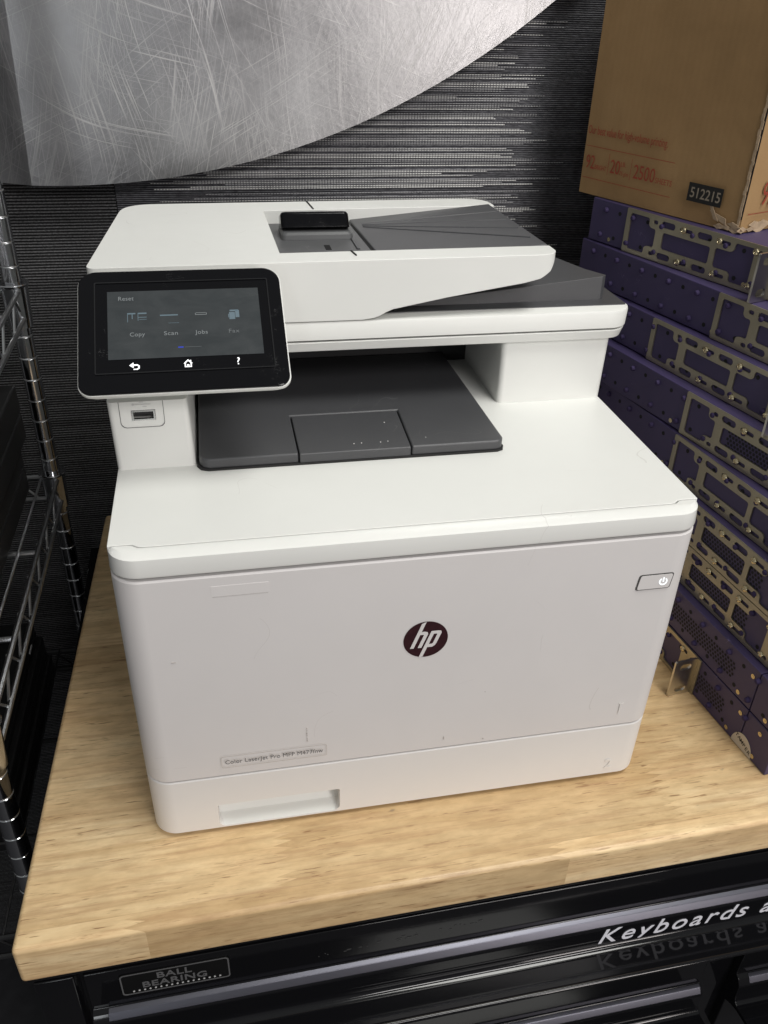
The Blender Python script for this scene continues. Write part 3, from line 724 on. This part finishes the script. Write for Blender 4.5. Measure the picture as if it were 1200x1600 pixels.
icon([(-.0370, -.0315, .0555, .0566), (-.0300, -.0240, .0555, .0566), (-.0370, -.0366, .0490, .0560), (-.0300, -.0240, .0525, .0530), (-.0300, -.0296, .0500, .0566), (-.0340, -.0334, .0515, .0560), (-.0290, -.0240, .0508, .0511)], M['ui_blue'])
icon([(-.0150, -.0028, .0533, .0543), (-.0095, -.0022, .0470, .0472)], M['ui_blue'])
icon([(.0090, .0170, .0532, .0536), (.0095, .0165, .0548, .0551), (.0090, .0094, .0532, .0548), (.0166, .0170, .0532, .0548)], M['ui_text'])
icon([(.0325, .0365, .0485, .0545), (.0368, .0395, .0500, .0560), (.0318, .0323, .0500, .0530), (.0330, .0390, .0552, .0565)], M['ui_blue'])
icon([(-.0038, -.0002, .0262, .0272)], M['ui_mark']); icon([(.0006, .0120, .0266, .0268)], M['ui_dim'])
# three lit keys under the screen
arrow = [[(-.0362, .0136), (-.0335, .0160), (-.0335, .0145), (-.0310, .0145), (-.0296, .0133), (-.0296, .0113), (-.0310, .0101), (-.0335, .0101), (-.0335, .0110), (-.0314, .0110), (-.0305, .0117), (-.0305, .0129), (-.0314, .0136 - .0001), (-.0335, .0127), (-.0335, .0112 + .0006)]]
arrow = [[(-.0366, .0137), (-.0338, .0160), (-.0338, .0144), (-.0312, .0144), (-.0298, .0133), (-.0298, .0112), (-.0312, .0101), (-.0338, .0101), (-.0338, .0109), (-.0316, .0109), (-.0307, .0116), (-.0307, .0128), (-.0316, .0134), (-.0338, .0132), (-.0338, .0116)]]
put(curve_mesh(arrow, .0001), 'back_key', M['button'], fpm(.0003), tp_)
house_o = [(-.0008, .0134), (.0022, .0166), (.0034, .0154), (.0036, .0160), (.0044, .0160), (.0042, .0146), (.0053, .0134), (.0046, .0134), (.0046, .0104), (-.0001, .0104), (-.0001, .0134)]
house_i = [(.0007, .0110), (.0014, .0110), (.0014, .0126), (.0030, .0126), (.0030, .0110), (.0038, .0110), (.0038, .0138), (.0022, .0154), (.0007, .0138)]
put(curve_mesh([house_o, house_i], .0001), 'home_key', M['button'], fpm(.0003), tp_)
put(text_mesh('?', .0082, .0001, 0, 0), 'help_key', M['button'], fpm(.0003) @ Matrix.Translation((.0347, .0108, 0)), tp_)

# ================================================================== RACK UNITS
UH = .0436
def bracket_mesh():
    outer = rrect(0, .190, 0, UH, .0012)
    A = rpoly([(.006, .004), (.030, .004), (.030, .011), (.035, .0125), (.042, .0125), (.042, .0305), (.035, .0305), (.032, .033), (.032, .0395), (.006, .0395)], .0028)
    Cn = rpoly([(.052, .0135), (.112, .0135), (.112, .0295), (.052, .0295)], .0028)
    B = rpoly([(.118, .0125), (.136, .0125), (.139, .010), (.139, .004), (.161, .004), (.161, .0395), (.139, .0395), (.139, .033), (.136, .0305), (.118, .0305)], .0028)
    holes = [A, Cn, B]
    for y in (.0065, .037):
        for (a, c_, h) in ((.0375, .0435, .0038), (.0485, .066, .0062), (.072, .088, .0036), (.094, .112, .0062), (.118, .134, .0036), (.1655, .1695, .004)):
            holes.append(rrect(a, c_, y - h / 2, y + h / 2, h / 2 - .0001, 4))
    return curve_mesh([outer] + holes, .0014)
BRK = bracket_mesh()
EAR = curve_mesh([rrect(0, .0245, 0, UH, .0015), rrect(.006, .0185, .0045, .0115, .0034), rrect(.006, .0185, .0325, .0395, .0034)], .0022)
SB = frame((0, 0, 0), (1, 0, 0), (0, 0, 1))     # local: x along the side, y' up, out of the side (towards -y)
def proto(build, mat):
    b_ = MB(); build(b_); o = b_.build('proto', mat); me = o.data; bpy.data.objects.remove(o); return me
PEG = proto(lambda b_: b_.lathe([(.0029, -.0001), (.0028, .0010), (.0022, .0028), (.0016, .0032), (0, .0032)], 14), M['peg'])
HOLE = proto(lambda b_: b_.tube((0, 0, -.0001), (0, 0, .0003), .0021, n=12), M['hole'])
RIVET = proto(lambda b_: (b_.tube((0, 0, -.0001), (0, 0, .0005), .0023, n=14), b_.tube((0, 0, .0004), (0, 0, .0007), .0009, n=8)), M['screw'])
def rscrew(b_):
    b_.lathe([(.0033, -.0002), (.0033, .0008), (.0027, .0016), (.0013, .0021), (.0009, .0014), (0, .0014)], 14)
SCREW = proto(rscrew, M['screw'])
def spot(me, name, parent, u, v, out=0):
    o = bpy.data.objects.new(name, me); COL.objects.link(o); o.parent = parent
    o.location = (u, -out, v); o.rotation_euler = (R(90), 0, 0); return o
def rack(label, ref, z, theta, refu, start=None, vent=None, ear=True, seedn=0, front=.46, nobacket=False):
    """ref: point on the side face (x, y) at distance refu from the unit's back; start: bracket start from back"""
    th_ = R(theta); U = Vector((math.sin(th_), -math.cos(th_)))
    ox, oy = ref[0] - U.x * refu, ref[1] - U.y * refu
    t = thing('rack_server', label, 'rack server', (ox, oy, z), th_ - math.pi / 2, 'purple rack servers in the stack')
    L = front
    MB().box(0, L - .038, 0, .43, .0003, UH).build('chassis', M['purple'], t, .0008, 2, world=False)
    MB().box(L - .0372, L, 0, .43, .0003, UH).build('front_bezel', M['purple'], t, .0012, 2, world=False)
    u = .018
    k = 0
    while u < L - .02:
        for v in (.0085, .0345):
            uu = u + (.004 if v > .02 else 0)
            if seedn == 1 and abs(uu - .4275) < .018 and v < .02: continue
            (spot(PEG, 'side_peg', t, uu, v) if k % 2 == 0 else spot(HOLE, 'side_hole', t, uu, v))
        u += .0200; k += 1
    for uu, v in ((.032, .006), (L - .055, .006), (L - .045, .034), (L - .018, .034), (L - .018, .006), (.21, .0055)):
        spot(RIVET, 'rivet', t, uu, v)
    if vent:
        vm = MB(); a, c_ = vent
        for r_ in range(5):
            v = .0135 + r_ * .0036; n_ = int((c_ - a) / .0041)
            for i in range(n_):
                uu = a + i * .0041 + (.002 if r_ % 2 else 0); h = .0013
                vm.add([(uu - h, -.0002, v - h), (uu + h, -.0002, v - h), (uu + h, -.0002, v + h), (uu - h, -.0002, v + h)], [(0, 1, 2, 3)])
        vm.build('vent_grille', M['hole'], t, world=False)
    if start is not None:
        me = BRK.copy(); me.transform(Matrix.Translation((start, -.0002, 0)) @ SB); me.materials.clear(); me.materials.append(M['zinc'])
        br = bpy.data.objects.new('mounting_bracket', me); COL.objects.link(br); br.parent = t; add_bevel(br, .0003, 1)
        if ear:
            me2 = EAR.copy(); me2.transform(Matrix.Translation((start + .1855, -.0016, 0)) @ frame((0, 0, 0), (0, -1, 0), (0, 0, 1)))
            me2.materials.clear(); me2.materials.append(M['steel'])
            er = bpy.data.objects.new('rack_ear', me2); COL.objects.link(er); er.parent = br; add_bevel(er, .0005, 2)
        for uu in (.077, .121, .1625):
            for v in (.0065, .037): spot(SCREW, 'bracket_screw', br, start + uu, v, .0016)
    return t
PT = .0445
rack('purple rack server directly on the wood, round tamper sticker near its front', (.301, .127), 0, 6.6, .31, start=.31 + .040 - .1855, vent=(.31 + .020, .31 + .088), seedn=1)
t9 = [o for o in COL.objects if o.name.startswith('rack_server')][-1]
rack('purple rack server second from the bottom, bare side with square vent holes and no bracket', (.301, .127), PT, 6.6, .31, vent=(.31 - .03, .31 + .086), seedn=2)
rack('purple rack server third from the bottom, below the unit with the scratched ledge', (.3085, .15), 2 * PT, 6.6, .286, start=.286 - .043, vent=(.286 - .043 + .050, .286 + .095), ear=False, seedn=3)
rack('purple rack server fourth from the bottom, its scratched top showing as a lit ledge', (.3085, .15), 3 * PT, 6.6, .286, start=.286 - .040, vent=(.286 - .040 + .050, .286 + .098), ear=False, seedn=4)
rack('purple rack server fifth from the bottom, set back above the scratched ledge', (.3155, .16), 4 * PT, 8, .278, start=.278 - .056, seedn=5)
rack('purple rack server sixth from the bottom, its narrow top ledge lit behind the printer', (.285, .34), 5 * PT, 12, .10, start=.10 + .1255, vent=(.10 + .185, .10 + .31), seedn=6)
rack('purple rack server third from the top, in deep shade under a long bare-sided unit', (.307, .30), 6 * PT, 13, .14, start=.14, seedn=7)
rack('purple rack server second from the top, with a long bare pegged side', (.28, .44), 7 * PT, 14.5, 0.0, start=.2095, seedn=8)
rack('top purple rack server, directly under the cardboard box, steel ear bent out', (.283, .434), 8 * PT, 19.3, 0.0, start=.0535, seedn=9)
# round sticker on the lowest unit
U9 = PW(t9)
FS = U9 @ frame((.31 + .1175, -.0003, 0), (1, 0, 0), (0, 0, 1))
half = [(.0135 * math.cos(R(a)), .0008 + .0165 * math.sin(R(a))) for a in range(0, 181, 10)]
st_ = put(curve_mesh([half], .0002), 'round_sticker', M['sticker'], FS, t9)
let = []
for i, ch in enumerate('TAMPER'):
    m_ = text_mesh(ch, .0058, .0001, 0, .00008, 'CENTER')
    a = R(58 - i * 23); rr_ = .0078
    m_.transform(Matrix.Translation((-.0085 + i * .0036, .0098 - i * .0012, 0)) @ Matrix.Rotation(R(-14), 4, 'Z')); let.append(m_)
put(join(let), 'sticker_text', M['ink'], FS @ Matrix.Translation((0, 0, .0002)), t9)

# ================================================================== CARDBOARD BOX
bt = R(22.2)
cb = thing('cardboard_box', 'worn brown cardboard box with red print and a torn corner, on the server stack', 'cardboard box', (.276, .46, 9 * PT), bt - math.pi / 2)
BW = PW(cb)
L, Wd, H = .2093, .285, .27
g = MB()
nx, nz = 26, 26
# grid-sided walls with small dents
def sidegrid(p0, du, dv, nu, nv, nrm_, seed):
    rd = random.Random(seed); vs = []; fs = []
    for j in range(nv + 1):
        for i in range(nu + 1):
            a, c_ = i / nu, j / nv
            off = .0018 * math.sin(a * 5 + seed) * math.sin(c_ * 4 + 1) * (4 * a * (1 - a)) * 1.0
            edge = min(a, 1 - a) < .001 or min(c_, 1 - c_) < .001
            if not edge: off += rd.gauss(0, .00012)
            vs.append(Vector(p0) + Vector(du) * a + Vector(dv) * c_ + Vector(nrm_) * (0 if edge else off))
    for j in range(nv):
        for i in range(nu):
            o = j * (nu + 1) + i; fs.append((o, o + 1, o + nu + 2, o + nu + 1))
    g.add(vs, fs, 0, True)
sidegrid((0, 0, .0), (L, 0, 0), (0, 0, H), 20, 20, (0, -1, 0), 1)
sidegrid((L, 0, .0), (0, Wd, 0), (0, 0, H), 20, 20, (1, 0, 0), 2)
sidegrid((L, Wd, 0), (-L, 0, 0), (0, 0, H), 20, 20, (0, 1, 0), 3)
sidegrid((0, Wd, 0), (0, -Wd, 0), (0, 0, H), 20, 20, (-1, 0, 0), 4)
g.add([(0, 0, 0), (L, 0, 0), (L, Wd, 0), (0, Wd, 0)], [(0, 1, 2, 3)]); g.add([(0, 0, H), (L, 0, H), (L, Wd, H), (0, Wd, H)], [(0, 1, 2, 3)])
g.build('box_body', M['card'], cb, world=False)
# open flute at the front vertical corner and torn scraps at its foot
fl2 = MB(); rd = random.Random(3); zz = .004
while zz < H:
    h = rd.uniform(.002, .007); a = rd.uniform(-.0004, .0007)
    fl2.box(L - .0045 + a, L - .0018 + a, -.0006 - rd.random() * .0007, .001, zz, zz + h); zz += h
fl2.build('frayed_edge', M['torn'], cb, world=False)
fl3 = MB(); zz = .012
while zz < H:
    h = rd.uniform(.004, .01); a = rd.uniform(-.0003, .0003)
    fl3.box(L - .0013 + a, L - .0001, -.0005, .001, zz, zz + h); zz += h
fl3.build('split_seam', M['hole'], cb, world=False)
tn_ = MB()
def scrap(pts, th_=.0006):
    n_ = len(pts); vs = [Vector(p) for p in pts]; nn = (vs[1] - vs[0]).cross(vs[2] - vs[0]).normalized() * th_
    tn_.add(vs + [v + nn for v in vs], [tuple(range(n_)), tuple(reversed(range(n_, 2 * n_)))] + [(i, (i + 1) % n_, n_ + (i + 1) % n_, n_ + i) for i in range(n_)])
for i in range(12):
    u = L - .022 + rd.random() * .022; v = .001 + rd.random() * (.006 if u > L - .012 else .003); s_ = rd.uniform(.002, .0045); a = rd.uniform(-.3, .3)
    scrap([(u + s_ * 1.6 * math.cos(a + k * 1.57), -.0010 - rd.random() * .0010, v + s_ * .6 * math.sin(a + k * 1.57)) for k in range(4)])
for i in range(22):
    w_ = rd.random() * .12; v = .001 + rd.random() * .006; s_ = rd.uniform(.004, .009); a = rd.uniform(-.3, .3)
    scrap([(L + .0006 + rd.random() * .0015, w_ + s_ * 1.3 * math.cos(a + k * 1.57), v + s_ * .5 * math.sin(a + k * 1.57)) for k in range(4)])
scrap([(L - .042, -.0012, .026), (L - .040, -.0012, .0265), (L - .024, -.002, .006), (L - .030, -.0015, .007)])
scrap([(L - .036, -.0012, .014), (L - .016, -.0022, .010), (L - .014, -.0022, .004), (L - .030, -.0015, .009)])
tn_.build('torn_scraps', M['torn'], cb, world=False)
FB = BW @ frame((0, -.0022, 0), (1, 0, 0), (0, 0, 1))
def btext(t, x, y, size, w, mat=M['red_ink'], F=FB, name='box_lettering', off=0):
    m_ = text_mesh(t, size, .0001, 0, off)
    xs = [v.co.x for v in m_.vertices]; m_.transform(Matrix.Diagonal((w / (max(xs) - min(xs)), 1, 1, 1)))
    return put(m_, name, mat, F @ Matrix.Translation((x, y, 0)), cb)
btext('Our best value for high-volume printing.', .0035, .0600, .0115, .107)
btext('92', .0060, .0262, .0190, .0125); btext('BRIGHT', .0195, .0265, .0065, .0165)
btext('20', .0415, .0262, .0190, .0130); btext('LB.', .0555, .0345, .0065, .0065); btext('75 g/m', .0555, .0262, .0055, .0120)
btext('2500', .0735, .0262, .0190, .0280); btext('SHEETS', .1030, .0265, .0075, .0210)
rl_ = MB(); rl_.box(.0035, .1235, 0, .0005, -.0002, 0)
def bar(x0, x1, y0, y1, name='printed_rule', mat=M['red_ink'], F=FB, z_=0):
    b_ = MB().box(x0, x1, y0, y1, z_, z_ + .0001); b_.v = [F @ v for v in b_.v]; return b_.build(name, mat, cb)
bar(.004, .1235, .0478, .0484); bar(.004, .1250, .0163, .0169); bar(.0385, .0389, .0235, .0440); bar(.0698, .0702, .0235, .0440)
bar(.1452, .1850, .0180, .0348, 'stock_label', M['ink'], FB, .0001)
btext('512215', .1478, .0218, .0132, .0345, M['ink_gap'], FB @ Matrix.Translation((0, 0, .0003)), 'label_number', .0001)
FR = BW @ frame((L + .0022, 0, 0), (0, 1, 0), (0, 0, 1))
btext('92', .018, .0235, .030, .020, F=FR); bar(.030, .20, .0600, .0606, F=FR); bar(.004, .22, .0165, .0171, F=FR)

# ================================================================== WIRE SHELVING
rack_t = thing('wire_shelving', 'chrome wire shelving unit on the left between the wall and the bench', 'shelving unit', (-.335, .28, -.93))
def post(x, y):
    prof = [(.0095, -.93)]; z_ = -.92
    p = MB(); z_ = -.92; r = .0097
    pr = [(r, -.93)]
    while z_ < 1.2:
        pr += [(r, z_), (r - .0009, z_ + .0006), (r - .0009, z_ + .0016), (r, z_ + .0022)]; z_ += .0254
    pr.append((r, 1.2))
    p.lathe(pr, 28, 0, Matrix.Translation((x, y, 0)))
    gr = p; z_ = -.92
    while z_ < 1.2:
        gr.lathe([(r - .0004, z_ + .0004), (r - .0002, z_ + .0011), (r - .0004, z_ + .0018)], 28, 1, Matrix.Translation((x, y, 0))); z_ += .0254
    return p.build('post', [M['chrome'], M['groove_glint']], rack_t)
PX, PY0, PY1 = -.338, .075, .493
for y in (PY0, PY1): post(PX, y)
def shelf(z, wire, dark=False):
    sh_ = MB(); z2 = z - .030
    xr = PX + .006
    # side truss
    for zz in (z, z2): sh_.tube((xr, PY0, zz), (xr, PY1, zz), .0027, n=8)
    n_ = 7; st = (PY1 - PY0) / n_
    for i in range(n_):
        y0 = PY0 + st * i; sh_.tube((xr - .002, y0 + .003, z2), (xr - .002, y0 + st * .5, z), .0014, n=6); sh_.tube((xr - .002, y0 + st * .5, z), (xr - .002, y0 + st - .003, z2), .0014, n=6)
    for yy in (PY0, PY1):
        for zz in (z, z2): sh_.tube((PX, yy, zz), (PX - .75, yy, zz), .0030, n=8)
        for i in range(14):
            x0 = PX - .02 - i * .052; sh_.tube((x0, yy, z2), (x0 - .026, yy, z), .0014, n=6); sh_.tube((x0 - .026, yy, z), (x0 - .052, yy, z2), .0014, n=6)
    o = sh_.build('shelf_frame', wire, rack_t)
    dw = MB()
    for i in range(28): x0 = PX - .012 - i * .026; dw.tube((x0, PY0, z + .003), (x0, PY1, z + .003), .0014, n=6)
    for yy in (.19, .33): dw.tube((xr, yy, z - .002), (PX - .75, yy, z - .002), .0028, n=8)
    dw.build('deck_wires', wire, o)
    for yy in (PY0, PY1):
        c_ = MB(); c_.lathe([(.0100, z - .040), (.0125, z - .040), (.0145, z + .004), (.0160, z + .006), (.0165, z + .007), (.0160, z + .008), (.0100, z + .008)], 28, 0, Matrix.Translation((PX, yy, 0)))
        c_.build('collar', M['chrome'], o)
    return o
shelf(.300, M['chrome_wire']); shelf(.070, M['chrome_wire']); shelf(-.205, M['black_wire'])
# dark equipment on the shelves
def case(name, label, cat, x1, y0, y1, z0, z1, w_=.34, group=None, rz=0):
    t = thing(name, label, cat, (x1 - w_ / 2, (y0 + y1) / 2, z0), rz, group)
    a = (w_ / 2, (y1 - y0) / 2); h = z1 - z0
    MB().box(-a[0], a[0], -a[1], a[1], 0, h * .47).build('base_half', M['case'], t, .003, 3, world=False)
    MB().box(-a[0], a[0], -a[1] + .001, a[1] - .001, h * .49, h).build('lid_half', M['case'], t, .003, 3, world=False)
    return t
case('equipment_case', 'thick black case, the upper one on the middle wire shelf', 'case', -.3500, .06, .462, .140, .205)
case('equipment_case', 'thick black case lying under the other one on the middle wire shelf', 'case', -.3580, .05, .458, .0745, .1385)
lpt = case('laptop', 'closed black laptop on the lowest wire shelf, topmost of its pile', 'laptop', -.385, .16, .44, -.1330, -.1080, .36)
case('laptop', 'closed black laptop on the lowest wire shelf, at the bottom of its pile', 'laptop', -.375, .17, .45, -.2005, -.1700, .36)
case('laptop', 'closed black laptop on the lowest wire shelf, middle of its pile', 'laptop', -.379, .165, .445, -.1690, -.1340, .36)
MB().box(-.3872 - 0, -.3848, .395, .410, -.1230, -.1200).build('small_label', simple('pale_label', (.5, .5, .5), .5), lpt)
